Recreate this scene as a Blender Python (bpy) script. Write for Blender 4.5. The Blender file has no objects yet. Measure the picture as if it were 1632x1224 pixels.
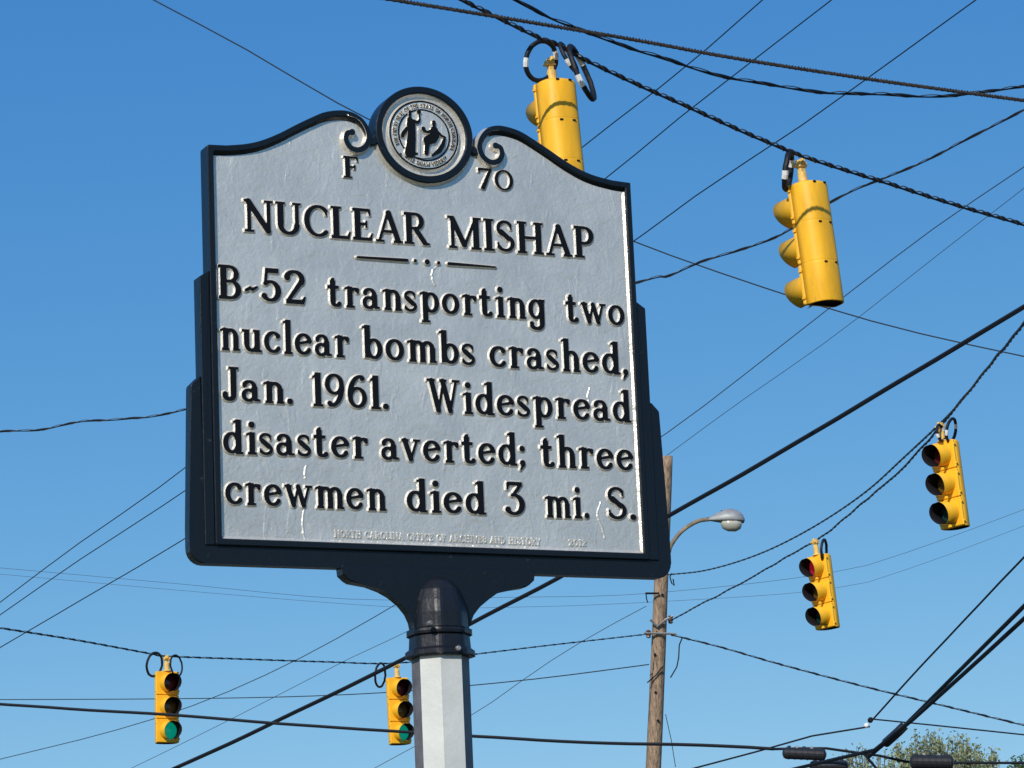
import bpy, bmesh, math, random
import numpy as np
from mathutils import Vector, Matrix, noise
random.seed(7)
R_ = math.radians
SC = bpy.context.scene
COL = SC.collection
# ------------------------------------------------------------------ camera
FPX, CX, CY = 5000.0, 816.0, 612.0
PITCH, ROLL, CAMZ = R_(12.64), R_(-2.51), 1.5
_F = Vector((0, math.cos(PITCH), math.sin(PITCH)))
_u = Vector((0, -math.sin(PITCH), math.cos(PITCH)))
_r = Vector((1, 0, 0))
_R = _r * math.cos(ROLL) + _u * math.sin(ROLL)
_U = _u * math.cos(ROLL) - _r * math.sin(ROLL)
cd = bpy.data.cameras.new('camera')
cam = bpy.data.objects.new('camera', cd); COL.objects.link(cam)
M = Matrix((_R, _U, -_F)).transposed().to_4x4(); M.translation = (0, 0, CAMZ)
cam.matrix_world = M
cd.sensor_width = 36; cd.lens = FPX / 1632 * 36; cd.clip_start = .05; cd.clip_end = 3000
SC.camera = cam
def at(px, py, d):
    """world point seen at photo pixel px,py at forward depth d metres"""
    return Vector((0, 0, CAMZ)) + (_F + _R * ((px - CX) / FPX) - _U * ((py - CY) / FPX)) * d
# ------------------------------------------------------------------ sky, sun, exposure
SUN_AZ, SUN_EL = R_(19), R_(31)      # azimuth left of straight behind the camera
w = bpy.data.worlds.new('World'); SC.world = w; w.use_nodes = True
nt = w.node_tree; nt.nodes.clear()
def wn(t): return nt.nodes.new(t)
out = wn('ShaderNodeOutputWorld'); bg = wn('ShaderNodeBackground'); sky = wn('ShaderNodeTexSky')
sky.sky_type = 'NISHITA'; sky.sun_disc = False
sky.sun_elevation = SUN_EL; sky.sun_rotation = math.pi + SUN_AZ
sky.altitude = 0; sky.air_density = 1.0; sky.dust_density = .3; sky.ozone_density = 2.5
tc = wn('ShaderNodeTexCoord'); mp = wn('ShaderNodeMapping')
mp.inputs['Location'].default_value = (0, 0, .06); mp.inputs['Scale'].default_value = (1, 1, 1.7)
sep = wn('ShaderNodeSeparateColor'); cmb = wn('ShaderNodeCombineColor')
SKY_GRADE = ((1.25, .545), (.71, 1.29), (.32, 2.90))     # power, gain of red, green, blue, the same in every direction
nt.links.new(tc.outputs['Generated'], mp.inputs[0]); nt.links.new(mp.outputs[0], sky.inputs[0])
nt.links.new(sky.outputs[0], sep.inputs[0])
for k, (pw, gn) in enumerate(SKY_GRADE):
    a = wn('ShaderNodeMath'); a.operation = 'POWER'; a.inputs[1].default_value = pw
    b = wn('ShaderNodeMath'); b.operation = 'MULTIPLY'; b.inputs[1].default_value = gn
    nt.links.new(sep.outputs[k], a.inputs[0]); nt.links.new(a.outputs[0], b.inputs[0]); nt.links.new(b.outputs[0], cmb.inputs[k])
nt.links.new(cmb.outputs[0], bg.inputs[0])
bg.inputs[1].default_value = .15
nt.links.new(bg.outputs[0], out.inputs[0])
sl = bpy.data.lights.new('sun', 'SUN'); sl.energy = 4.2; sl.angle = R_(.5); sl.color = (1, .95, .87)
so = bpy.data.objects.new('sun', sl); COL.objects.link(so); so.location = (-20, -40, 40)
tosun = Vector((-math.sin(SUN_AZ) * math.cos(SUN_EL), -math.cos(SUN_AZ) * math.cos(SUN_EL), math.sin(SUN_EL)))
so.rotation_euler = tosun.to_track_quat('Z', 'Y').to_euler()
SC.view_settings.view_transform = 'Standard'; SC.view_settings.look = 'None'
SC.view_settings.exposure = 0; SC.view_settings.gamma = 1; SC.view_settings.use_curve_mapping = False
SC.render.engine = 'CYCLES'
SC.render.resolution_x = 1024; SC.render.resolution_y = 768
# ------------------------------------------------------------------ materials
def mat(name, col, rough=.6, metal=0.0, spec=.5, noise_scale=None, noise_amt=.12, bump=0.0, bump_scale=40,
        coat=0.0, emit=None, estr=0, dirt=None, stretch=(1, 1, 1)):
    m = bpy.data.materials.new(name); m.use_nodes = True
    t = m.node_tree; b = t.nodes['Principled BSDF']
    b.inputs['Base Color'].default_value = (*col, 1)
    b.inputs['Roughness'].default_value = rough; b.inputs['Metallic'].default_value = metal
    b.inputs['Specular IOR Level'].default_value = spec; b.inputs['Coat Weight'].default_value = coat
    co = t.nodes.new('ShaderNodeTexCoord'); mpn = t.nodes.new('ShaderNodeMapping')
    mpn.inputs['Scale'].default_value = stretch
    t.links.new(co.outputs['Object'], mpn.inputs[0])
    last = None
    if noise_scale:
        n = t.nodes.new('ShaderNodeTexNoise'); n.inputs['Scale'].default_value = noise_scale
        n.inputs['Detail'].default_value = 6; n.inputs['Roughness'].default_value = .62
        t.links.new(mpn.outputs[0], n.inputs['Vector'])
        r = t.nodes.new('ShaderNodeValToRGB')
        r.color_ramp.elements[0].position = .3; r.color_ramp.elements[1].position = .72
        r.color_ramp.elements[0].color = (*[c * (1 - noise_amt * 2) for c in col], 1)
        r.color_ramp.elements[1].color = (*[min(1, c * (1 + noise_amt)) for c in col], 1)
        t.links.new(n.outputs[0], r.inputs[0]); last = r.outputs[0]
        rr = t.nodes.new('ShaderNodeMapRange'); rr.inputs[3].default_value = max(0, rough - .08); rr.inputs[4].default_value = min(1, rough + .1)
        t.links.new(n.outputs[0], rr.inputs[0]); t.links.new(rr.outputs[0], b.inputs['Roughness'])
    if dirt:
        dcol, dscale, dpos = dirt
        n2 = t.nodes.new('ShaderNodeTexNoise'); n2.inputs['Scale'].default_value = dscale; n2.inputs['Detail'].default_value = 8
        n2.inputs['Roughness'].default_value = .7
        t.links.new(mpn.outputs[0], n2.inputs['Vector'])
        r2 = t.nodes.new('ShaderNodeValToRGB'); r2.color_ramp.elements[0].position = dpos; r2.color_ramp.elements[1].position = dpos + .08
        t.links.new(n2.outputs[0], r2.inputs[0])
        mx = t.nodes.new('ShaderNodeMix'); mx.data_type = 'RGBA'
        t.links.new(r2.outputs[0], mx.inputs[0])
        if last: t.links.new(last, mx.inputs[6])
        else: mx.inputs[6].default_value = (*col, 1)
        mx.inputs[7].default_value = (*dcol, 1); last = mx.outputs[2]
    if last: t.links.new(last, b.inputs['Base Color'])
    if bump:
        n3 = t.nodes.new('ShaderNodeTexNoise'); n3.inputs['Scale'].default_value = bump_scale; n3.inputs['Detail'].default_value = 4
        t.links.new(mpn.outputs[0], n3.inputs['Vector'])
        bp = t.nodes.new('ShaderNodeBump'); bp.inputs['Strength'].default_value = bump; bp.inputs['Distance'].default_value = .01
        t.links.new(n3.outputs[0], bp.inputs['Height']); t.links.new(bp.outputs[0], b.inputs['Normal'])
    if emit:
        b.inputs['Emission Color'].default_value = (*emit, 1); b.inputs['Emission Strength'].default_value = estr
    return m
def silver_mat(name, col=(.70, .665, .59), rough=.34, metal=.56):
    """cast aluminium paint: hammered orange-peel surface, runs, pits, a little dirt"""
    m = mat(name, col, rough, metal, noise_scale=6, noise_amt=.085, dirt=((.36, .35, .33), 55, .69))
    t = m.node_tree; b = t.nodes['Principled BSDF']
    co = [n for n in t.nodes if n.type == 'TEX_COORD'][0]
    def nz(scale, det, st=(1, 1, 1)):
        mm = t.nodes.new('ShaderNodeMapping'); mm.inputs['Scale'].default_value = st
        t.links.new(co.outputs['Object'], mm.inputs[0])
        n = t.nodes.new('ShaderNodeTexNoise'); n.inputs['Scale'].default_value = scale; n.inputs['Detail'].default_value = det
        n.inputs['Distortion'].default_value = .6
        t.links.new(mm.outputs[0], n.inputs['Vector']); return n
    a = nz(26, 2); c = nz(110, 3); d = nz(34, 4, (1, 1, .38))
    th = t.nodes.new('ShaderNodeValToRGB'); th.color_ramp.elements[0].position = .60; th.color_ramp.elements[1].position = .70
    t.links.new(d.outputs[0], th.inputs[0])
    prev = None
    for src, s, dist in ((a.outputs[0], .17, .012), (c.outputs[0], .36, .0035), (th.outputs[0], .30, .002)):
        bp = t.nodes.new('ShaderNodeBump'); bp.inputs['Strength'].default_value = s; bp.inputs['Distance'].default_value = dist
        t.links.new(src, bp.inputs['Height'])
        if prev: t.links.new(prev, bp.inputs['Normal'])
        prev = bp.outputs[0]
    t.links.new(prev, b.inputs['Normal'])
    return m
SILVER = silver_mat('aluminium_paint')
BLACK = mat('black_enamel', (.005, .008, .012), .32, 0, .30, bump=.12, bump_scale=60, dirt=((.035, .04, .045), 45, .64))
INK = mat('black_letter_paint', (.004, .005, .007), .6, 0, .14)
COLLAR = mat('collar_enamel', (.008, .010, .015), .40, 0, .32, bump=.2, bump_scale=40, dirt=((.015, .017, .022), 30, .70))
POSTW = mat('post_pale', (.57, .58, .55), .45, .0, .5, noise_scale=14, noise_amt=.05, bump=.08, bump_scale=80, dirt=((.40, .39, .36), 30, .68))
POSTD = mat('post_dark_grey', (.16, .15, .155), .6, .1, .4, noise_scale=20, noise_amt=.2)
YEL = mat('signal_yellow', (.88, .455, .018), .50, 0, .35, noise_scale=4, noise_amt=.10, bump=.08, bump_scale=25, dirt=((.56, .33, .06), 9, .62), stretch=(2, 2, .6))
YELP = mat('hanger_yellow', (.78, .50, .13), .5, 0, .4, noise_scale=18, noise_amt=.15, dirt=((.35, .22, .10), 20, .60))
VBLK = mat('visor_black', (.006, .005, .008), .75, 0, .2)
CABLE = mat('cable_black', (.007, .009, .013), .6, 0, .3)
CABLEG = mat('cable_grey', (.03, .038, .05), .6, .1, .3)
CABLEB = mat('cable_brown', (.045, .037, .032), .8, .0, .15, noise_scale=30, noise_amt=.3)
MESS = mat('messenger_steel', (.07, .07, .072), .6, .2, .3)
TAPE = mat('white_tape', (.75, .75, .72), .5)
STEEL = mat('galvanised_steel', (.35, .34, .32), .45, .7, .5, noise_scale=20, noise_amt=.2)
LAMPG = mat('lamp_grey', (.30, .31, .31), .5, .2, .4, noise_scale=8, noise_amt=.12)
ARMT = mat('arm_rust_tan', (.26, .21, .15), .7, .1, .3, noise_scale=9, noise_amt=.25)
GLASS = mat('lamp_glass', (.42, .42, .36), .15, 0, .6)
WOOD = mat('weathered_wood', (.36, .255, .175), .85, 0, .2, noise_scale=7, noise_amt=.34, bump=.8, bump_scale=14, dirt=((.09, .06, .045), 9, .56), stretch=(4, 4, .35))
SPLICE = mat('splice_plastic', (.016, .017, .020), .45, 0, .4, bump=.1, bump_scale=10)
BARK = mat('bark', (.12, .09, .065), .9, noise_scale=10, noise_amt=.3, bump=.5, bump_scale=14)
LEAF1 = mat('spring_leaf', (.33, .36, .19), .6, 0, .3, noise_scale=1.5, noise_amt=.35)
LEAF2 = mat('deep_leaf', (.06, .11, .025), .6, 0, .3, noise_scale=1.5, noise_amt=.35)
for L in (LEAF1, LEAF2):
    t = L.node_tree; b = t.nodes['Principled BSDF']; tr = t.nodes.new('ShaderNodeBsdfTranslucent'); mx = t.nodes.new('ShaderNodeMixShader')
    tr.inputs[0].default_value = (.28, .34, .12, 1); mx.inputs[0].default_value = .3
    o = t.nodes['Material Output']; t.links.new(b.outputs[0], mx.inputs[1]); t.links.new(tr.outputs[0], mx.inputs[2]); t.links.new(mx.outputs[0], o.inputs[0])
LR = mat('red_lens', (.10, .015, .012), .2, 0, .5)
LRD = mat('red_lens_lit', (.25, .01, .03), .2, 0, .5, emit=(1, .02, .06), estr=.18)
LA = mat('amber_lens', (.14, .085, .02), .2, 0, .5)
LG = mat('green_lens', (.01, .05, .045), .2, 0, .5)
LGL = mat('green_lens_lit', (.01, .18, .13), .2, 0, .5, emit=(.0, .36, .24), estr=.55)
GRASS = mat('grass_ground', (.055, .085, .03), .9, 0, .2, noise_scale=3, noise_amt=.3, bump=.6, bump_scale=20)
ASPH = mat('asphalt', (.055, .055, .056), .9, 0, .3, noise_scale=8, noise_amt=.2, bump=.5, bump_scale=60)
CONC = mat('concrete', (.38, .37, .34), .85, 0, .3, noise_scale=4, noise_amt=.12, bump=.3, bump_scale=40)
PAINTY = mat('road_yellow', (.65, .42, .05), .7); PAINTW = mat('road_white', (.7, .7, .68), .7)
# ------------------------------------------------------------------ helpers
def tag(o, label=None, cat=None, group=None, kind=None):
    if label: o['label'] = label
    if cat: o['category'] = cat
    if group: o['group'] = group
    if kind: o['kind'] = kind
    return o
def empty(name, loc, rz=0):
    o = bpy.data.objects.new(name, None); COL.objects.link(o); o.location = loc; o.rotation_euler = (0, 0, rz)
    o.empty_display_size = .1; return o
def link(name, me, parent=None):
    o = bpy.data.objects.new(name, me); COL.objects.link(o)
    if parent: o.parent = parent
    return o
def obj(name, bm, mats, parent=None, smooth=False, recalc=True):
    if recalc: bmesh.ops.recalc_face_normals(bm, faces=bm.faces)
    me = bpy.data.meshes.new(name); bm.to_mesh(me); bm.free()
    for m in (mats if isinstance(mats, (list, tuple)) else [mats]): me.materials.append(m)
    if smooth: me.polygons.foreach_set('use_smooth', [True] * len(me.polygons))
    return link(name, me, parent)
def bx(bm, x0, x1, y0, y1, z0, z1, bev=0, mi=0, M=None):
    v = [bm.verts.new((x, y, z)) for x in (x0, x1) for y in (y0, y1) for z in (z0, z1)]
    fs = [bm.faces.new([v[i] for i in q]) for q in ((0, 1, 3, 2), (4, 6, 7, 5), (0, 4, 5, 1), (2, 3, 7, 6), (0, 2, 6, 4), (1, 5, 7, 3))]
    for f in fs: f.material_index = mi
    if M: bmesh.ops.transform(bm, matrix=M, verts=v)
    if bev:
        es = list({e for f in fs for e in f.edges})
        r = bmesh.ops.bevel(bm, geom=es, offset=bev, segments=1, affect='EDGES', profile=.5)
        for f in r['faces']: f.material_index = mi
    return fs
def tube(bm, pts, rad, n=8, mi=0, caps=True, closed=False):
    pts = [Vector(p) for p in pts]; N = len(pts); rings = []; pv = None
    for i, p in enumerate(pts):
        if closed: t = pts[(i + 1) % N] - pts[i - 1]
        else: t = pts[min(i + 1, N - 1)] - pts[max(i - 1, 0)]
        t.normalize()
        if pv is None:
            a = Vector((0, 0, 1)) if abs(t.z) < .9 else Vector((1, 0, 0)); s = t.cross(a).normalized()
        else:
            s = (pv - t * pv.dot(t)).normalized()
        pv = s; q = t.cross(s); r = rad[i] if isinstance(rad, (list, tuple)) else rad
        rings.append([bm.verts.new(p + (s * math.cos(2 * math.pi * k / n) + q * math.sin(2 * math.pi * k / n)) * r) for k in range(n)])
    for i in range(N if closed else N - 1):
        A, B = rings[i], rings[(i + 1) % N]
        for k in range(n):
            f = bm.faces.new((A[k], A[(k + 1) % n], B[(k + 1) % n], B[k])); f.material_index = mi; f.smooth = n > 8
    if caps and not closed:
        for r_ in (rings[0], rings[-1]):
            f = bm.faces.new(r_); f.material_index = mi
def lathe(bm, prof, n=24, M=None, a0=0, full=True, mi=0):
    rings = []
    for r, z in prof:
        rings.append([bm.verts.new((r * math.cos(a0 + 2 * math.pi * k / n), r * math.sin(a0 + 2 * math.pi * k / n), z)) for k in range(n)])
    fs = []
    for A, B in zip(rings, rings[1:]):
        for k in range(n): fs.append(bm.faces.new((A[k], A[(k + 1) % n], B[(k + 1) % n], B[k])))
    fs.append(bm.faces.new(rings[0])); fs.append(bm.faces.new(rings[-1]))
    for f in fs: f.material_index = mi
    if M: bmesh.ops.transform(bm, matrix=M, verts=[v for r in rings for v in r])
    return fs
def prism(bm, poly, w0, w1, bev=0.0, mi=0):
    """poly in (u,z), extruded from w0 (back) to w1 (front); w outward = -y"""
    A = [bm.verts.new((u, -w1, z)) for u, z in poly]; B = [bm.verts.new((u, -w0, z)) for u, z in poly]
    ff = bm.faces.new(A); fb = bm.faces.new(B[::-1]); n = len(poly)
    for i in range(n): bm.faces.new((A[i], B[i], B[(i + 1) % n], A[(i + 1) % n]))
    if bev: bmesh.ops.bevel(bm, geom=list(ff.edges), offset=bev, segments=2, affect='EDGES', profile=.5)
def catmull(P, n=6):
    P = [Vector(p) for p in P]; out = []
    if len(P) < 3:
        return [P[0].lerp(P[-1], i / n) for i in range(n + 1)]
    E = [P[0] * 2 - P[1]] + P + [P[-1] * 2 - P[-2]]
    for i in range(1, len(E) - 2):
        a, b, c, d = E[i - 1:i + 3]
        for k in range(n):
            t = k / n
            out.append(.5 * ((2 * b) + (c - a) * t + (2 * a - 5 * b + 4 * c - d) * t * t + (3 * b - a - 3 * c + d) * t ** 3))
    out.append(P[-1]); return out
# ------------------------------------------------------------------ relief maker (signed distances cut into a mesh)
def sd_caps(X, Y, segs):
    D = np.full(X.shape, 1e9)
    for x0, y0, x1, y1, w0, w1 in segs:
        dx, dy = x1 - x0, y1 - y0; L = dx * dx + dy * dy + 1e-12
        t = np.clip(((X - x0) * dx + (Y - y0) * dy) / L, 0, 1)
        D = np.minimum(D, np.hypot(X - x0 - t * dx, Y - y0 - t * dy) - (w0 + (w1 - w0) * t) / 2)
    return D
def sd_box(X, Y, x0, y0, x1, y1):
    qx = np.abs(X - (x0 + x1) / 2) - abs(x1 - x0) / 2; qy = np.abs(Y - (y0 + y1) / 2) - abs(y1 - y0) / 2
    return np.hypot(np.maximum(qx, 0), np.maximum(qy, 0)) + np.minimum(np.maximum(qx, qy), 0)
def sd_poly(X, Y, P):
    D = np.full(X.shape, 1e9); S = np.ones(X.shape)
    n = len(P)
    for i in range(n):
        ax, ay = P[i][0], P[i][1]; bx_, by = P[i - 1][0], P[i - 1][1]
        ex, ey = bx_ - ax, by - ay; wx, wy = X - ax, Y - ay
        t = np.clip((wx * ex + wy * ey) / (ex * ex + ey * ey + 1e-14), 0, 1)
        D = np.minimum(D, (wx - ex * t) ** 2 + (wy - ey * t) ** 2)
        c1 = Y >= ay; c2 = Y < by; c3 = ex * wy > ey * wx
        S = np.where((c1 & c2 & c3) | (~c1 & ~c2 & ~c3), -S, S)
    return S * np.sqrt(D)
def relief(sd, x0, y0, x1, y1, step, bevel):
    nx = int((x1 - x0) / step) + 2; ny = int((y1 - y0) / step) + 2
    xs = x0 + np.arange(nx) * step; ys = y0 + np.arange(ny) * step
    X, Y = np.meshgrid(xs, ys); D = sd(X, Y)
    D = np.where(np.abs(D) < 1e-7, 1e-7, D)
    D = np.where(np.abs(D - bevel) < 1e-7, bevel + 1e-7, D)
    verts = []; key = {}; faces = []; mi = []
    def V(p):
        k = (round(p[0] * 1e6), round(p[1] * 1e6))
        if k not in key:
            key[k] = len(verts); verts.append((p[0], p[1], max(0, min(1, 1 - p[2] / bevel))))
        return key[k]
    def clip(poly, lv, below):
        o = []
        for i in range(len(poly)):
            a, b = poly[i - 1], poly[i]
            ia, ib = (a[2] <= lv) == below, (b[2] <= lv) == below
            if ia != ib:
                if (a[0], a[1]) > (b[0], b[1]): p, q = b, a
                else: p, q = a, b
                t = (lv - p[2]) / (q[2] - p[2]); o.append((p[0] + (q[0] - p[0]) * t, p[1] + (q[1] - p[1]) * t, lv))
            if ib: o.append(b)
        return o
    mn = np.minimum(np.minimum(D[:-1, :-1], D[1:, :-1]), np.minimum(D[:-1, 1:], D[1:, 1:]))
    mxx = np.maximum(np.maximum(D[:-1, :-1], D[1:, :-1]), np.maximum(D[:-1, 1:], D[1:, 1:]))
    for j, i in zip(*np.nonzero(mn < bevel)):
        c = [(xs[i], ys[j], D[j, i]), (xs[i + 1], ys[j], D[j, i + 1]), (xs[i + 1], ys[j + 1], D[j + 1, i + 1]), (xs[i], ys[j + 1], D[j + 1, i])]
        if mxx[j, i] <= 0:
            faces.append([V(p) for p in c]); mi.append(0); continue
        for tri in ((c[0], c[1], c[2]), (c[0], c[2], c[3])):
            if min(p[2] for p in tri) < 0:
                q = clip(tri, 0, True)
                if len(q) > 2: faces.append([V(p) for p in q]); mi.append(0)
            if max(p[2] for p in tri) > 0:
                q = clip(clip(tri, 0, False), bevel, True) if min(p[2] for p in tri) < bevel else []
                if len(q) > 2: faces.append([V(p) for p in q]); mi.append(1)
    fo = []; mo = []
    for f, m_ in zip(faces, mi):
        g = [v for k, v in enumerate(f) if v != f[k - 1]]
        if len(g) > 2 and len(set(g)) == len(g): fo.append(g); mo.append(m_)
    return verts, fo, mo
def relief_mesh(name, R, base, height, mats, wall=None, xf=None):
    """R from relief(); laid in local x,z with outward -y; base = w of foot, height = rise"""
    v, f, mi = R
    co = [((x, -(base + h * height), z) if not xf else xf(x, z, base + h * height)) for x, z, h in v]
    me = bpy.data.meshes.new(name); me.from_pydata(co, [], f)
    for m in mats: me.materials.append(m)
    me.polygons.foreach_set('material_index', [min(k, len(mats) - 1) for k in mi])
    if wall is not None:
        bm = bmesh.new(); bm.from_mesh(me)
        be = [e for e in bm.edges if len(e.link_faces) == 1]
        r = bmesh.ops.extrude_edge_only(bm, edges=be)
        for q in r['geom']:
            if isinstance(q, bmesh.types.BMVert): q.co.y = -wall
            if isinstance(q, bmesh.types.BMFace): q.material_index = min(1, len(mats) - 1) if len(mats) < 3 else 2
        bm.to_mesh(me); bm.free()
    me.update(); return me
# ------------------------------------------------------------------ glyphs, drawn as strokes (cap height 1)
S, T = .165, .095
def arc(cx, cy, rx, ry, a0, a1, ws=None, wt=None, n=14):
    ws = S if ws is None else ws; wt = T if wt is None else wt; o = []
    P = []
    for k in range(n + 1):
        a = R_(a0 + (a1 - a0) * k / n); P.append((cx + rx * math.cos(a), cy + ry * math.sin(a), wt + (ws - wt) * abs(math.cos(a)) ** 1.3))
    return [(p[0], p[1], q[0], q[1], p[2], q[2]) for p, q in zip(P, P[1:])]
def ln(x0, y0, x1, y1, w0=None, w1=None):
    w0 = S if w0 is None else w0; return [(x0, y0, x1, y1, w0, w0 if w1 is None else w1)]
def stem(x, y0, y1, w=None): 
    w = S if w is None else w; return [('b', x - w / 2, y0, x + w / 2, y1)]
def sf(x, y, l=.13, r=.13, up=True):  # slab serif on the line y
    h = .06; return [('b', x - l, y, x + r, y + h)] if up else [('b', x - l, y - h, x + r, y)]
xh = .64
def flag(x, y): return ln(x - .13, y - .06, x, y - .02, .06, .09)
G = {}
def g(ch, adv, *parts): G[ch] = (adv, [p for q in parts for p in q])
g('N', .80, stem(.12, 0, 1, .095), ln(.10, .95, .66, .06, S * 1.05), stem(.68, 0, 1, .095), sf(.12, 0), sf(.10, 1, .12, .03, False), sf(.68, 1, .12, .12, False))
g('U', .76, stem(.15, .3, 1), arc(.38, .30, .235, .26, 180, 360, S, .10), stem(.62, .3, 1, .10), sf(.15, 1, .14, .13, False), sf(.62, 1, .12, .12, False))
g('C', .72, arc(.42, .5, .33, .455, 48, 312, S, .09, 20), ln(.635, .84, .66, .70, .10, .05))
g('L', .60, stem(.16, 0, 1), sf(.16, 1, .15, .15, False), [('b', .02, 0, .54, .085)], ln(.51, .05, .56, .22, .10, .05))
g('E', .64, stem(.16, 0, 1), [('b', .02, .915, .52, 1)], ln(.50, .95, .53, .80, .09, .05), [('b', .16, .47, .42, .55)], ln(.42, .60, .42, .42, .06), [('b', .02, 0, .56, .085)], ln(.53, .05, .58, .22, .10, .05))
g('F', .60, stem(.16, 0, 1), [('b', .02, .915, .52, 1)], ln(.50, .95, .53, .79, .09, .05), [('b', .16, .47, .42, .55)], ln(.42, .60, .42, .42, .06), sf(.16, 0, .14, .15))
g('A', .80, ln(.11, .04, .37, .93, .085), ln(.39, .93, .66, .06, S), [('b', .20, .30, .56, .375)], sf(.11, 0, .11, .13), sf(.67, 0, .14, .12))
g('R', .74, stem(.16, 0, 1), sf(.16, 0, .14, .13), [('b', .02, .92, .36, 1)], [('b', .2, .46, .36, .54)], arc(.34, .73, .20, .235, -90, 90, S * .95, .08), ln(.36, .48, .62, .06, S * .95), sf(.64, 0, .05, .12))
g('M', .98, stem(.12, 0, 1, .09), ln(.12, .93, .46, .12, S), ln(.80, .93, .48, .12, .09), stem(.82, 0, 1), sf(.12, 0, .11, .12), sf(.82, 0, .15, .14), sf(.12, 1, .14, .02, False), sf(.82, 1, .02, .15, False))
g('I', .38, stem(.19, 0, 1), sf(.19, 0, .15, .15), sf(.19, 1, .15, .15, False))
g('S', .62, arc(.31, .735, .20, .215, 35, 268, .11, .09, 12), arc(.31, .27, .225, .225, 92, -145, .13, .09, 12), ln(.20, .63, .42, .42, S * .95), ln(.475, .84, .50, .72, .08, .05), ln(.12, .14, .09, .28, .08, .05))
g('H', .82, stem(.16, 0, 1), stem(.66, 0, 1), [('b', .2, .46, .62, .54)], sf(.16, 0, .14, .14), sf(.66, 0, .14, .14), sf(.16, 1, .14, .14, False), sf(.66, 1, .14, .14, False))
g('P', .66, stem(.16, 0, 1), sf(.16, 0, .14, .15), [('b', .02, .92, .34, 1)], [('b', .2, .42, .34, .50)], arc(.33, .71, .215, .25, -90, 90, S * .95, .08))
g('B', .70, stem(.16, 0, 1), [('b', .02, .92, .34, 1)], [('b', .2, .49, .36, .565)], [('b', .02, 0, .36, .08)], arc(.33, .745, .185, .215, -90, 90, S * .9, .08), arc(.35, .285, .215, .245, -90, 90, S, .08))
g('W', 1.06, ln(.14, .95, .34, .07, S), ln(.52, .93, .35, .07, .085), ln(.50, .95, .72, .07, S), ln(.92, .95, .73, .07, .085), sf(.12, 1, .13, .13, False), sf(.50, 1, .10, .12, False), sf(.92, 1, .12, .12, False))
g('J', .54, stem(.34, .18, 1), arc(.21, .16, .13, .12, 0, -165, S, .12), sf(.34, 1, .14, .15, False), ln(.085, .16, .085, .18, .17))
for a_, b_ in (('T', 0), ('G', 0), ('O', 0), ('V', 0), ('D', 0), ('Y', 0), ('Q', 0), ('K', 0)): pass
g('T', .68, stem(.33, 0, 1), [('b', .04, .915, .62, 1)], sf(.33, 0, .14, .14)); g('G', .76, arc(.42, .5, .33, .455, 48, 330, S, .09, 20), stem(.66, .12, .45, .12))
g('O', .80, arc(.4, .5, .32, .455, 0, 360, S, .09, 24)); g('V', .74, ln(.12, .95, .36, .07, S), ln(.62, .95, .38, .07, .09))
g('D', .78, stem(.16, 0, 1), [('b', .02, .92, .3, 1)], [('b', .02, 0, .3, .08)], arc(.3, .5, .34, .455, -90, 90, S, .08)); g('Y', .72, ln(.12, .95, .35, .45, S), ln(.62, .95, .37, .45, .09), stem(.36, 0, .48))
g('Q', .80, arc(.4, .5, .32, .455, 0, 360, S, .09, 24), ln(.42, .18, .68, -.06, .10))
# figures
g('5', .62, [('b', .16, .87, .52, 1)], ln(.19, .95, .155, .56, .085), arc(.29, .33, .22, .275, 128, -140, S, .09, 18), ln(.14, .56, .20, .58, .08), ln(.115, .17, .115, .18, .16))
g('2', .64, arc(.31, .73, .215, .225, 165, -25, S, .095, 16), ln(.50, .66, .13, .09, S * .85, .11), [('b', .07, 0, .56, .12)], ln(.53, .06, .59, .20, .12, .06), ln(.115, .76, .12, .77, .16))
g('1', .36, stem(.19, 0, 1), sf(.19, 0, .14, .14), ln(.05, .86, .17, .95, .06, .09))
g('9', .62, arc(.30, .68, .21, .275, 0, 360, S * .9, .09, 22), arc(.20, .62, .31, .57, 0, -98, S, .10, 14), ln(.15, .105, .155, .105, .15))
g('6', .62, arc(.32, .32, .21, .275, 0, 360, S * .9, .09, 22), arc(.42, .38, .31, .57, 180, 82, S, .10, 14), ln(.475, .895, .47, .895, .15))
g('3', .60, [('b', .10, .90, .50, 1)], ln(.12, .95, .10, .78, .09, .05), ln(.47, .93, .27, .62, .10), arc(.27, .33, .225, .28, 100, -140, S, .09, 18), ln(.10, .17, .10, .18, .16))
g('7', .56, [('b', .06, .89, .52, 1)], ln(.08, .95, .07, .80, .09, .05), ln(.48, .93, .20, .05, .11, S))
g('0', .72, arc(.35, .5, .27, .455, 0, 360, .125, .085, 24))
# lower case
def arch(x0, x1, w=None): 
    return arc((x0 + x1) / 2, .40, (x1 - x0) / 2, .195, 10, 150, S * .95, .10, 10)
g('n', .66, stem(.17, 0, xh), flag(.14, xh), arch(.17, .50), stem(.50, 0, .44), sf(.17, 0, .12, .11), sf(.50, 0, .10, .12))
g('m', .96, stem(.17, 0, xh), flag(.14, xh), arch(.17, .48), stem(.48, 0, .44), arch(.48, .79), stem(.79, 0, .44), sf(.17, 0, .12, .10), sf(.48, 0, .09, .09), sf(.79, 0, .09, .12))
g('u', .68, stem(.16, .22, xh), arc(.325, .22, .165, .18, 180, 320, S, .10, 10), stem(.50, 0, xh), sf(.13, xh, .12, .03, False), sf(.47, xh, .10, .03, False), sf(.51, 0, .02, .13))
g('r', .52, stem(.17, 0, xh), flag(.14, xh), arc(.34, .40, .16, .18, 60, 150, .10, .10, 8), ln(.41, .545, .43, .49, .16, .10), sf(.17, 0, .12, .14))
g('t', .42, stem(.19, .16, .80, S), ln(.17, .82, .21, .84, .09), arc(.30, .14, .11, .10, 180, 330, S, .09, 8), [('b', .02, .555, .38, xh)])
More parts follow.
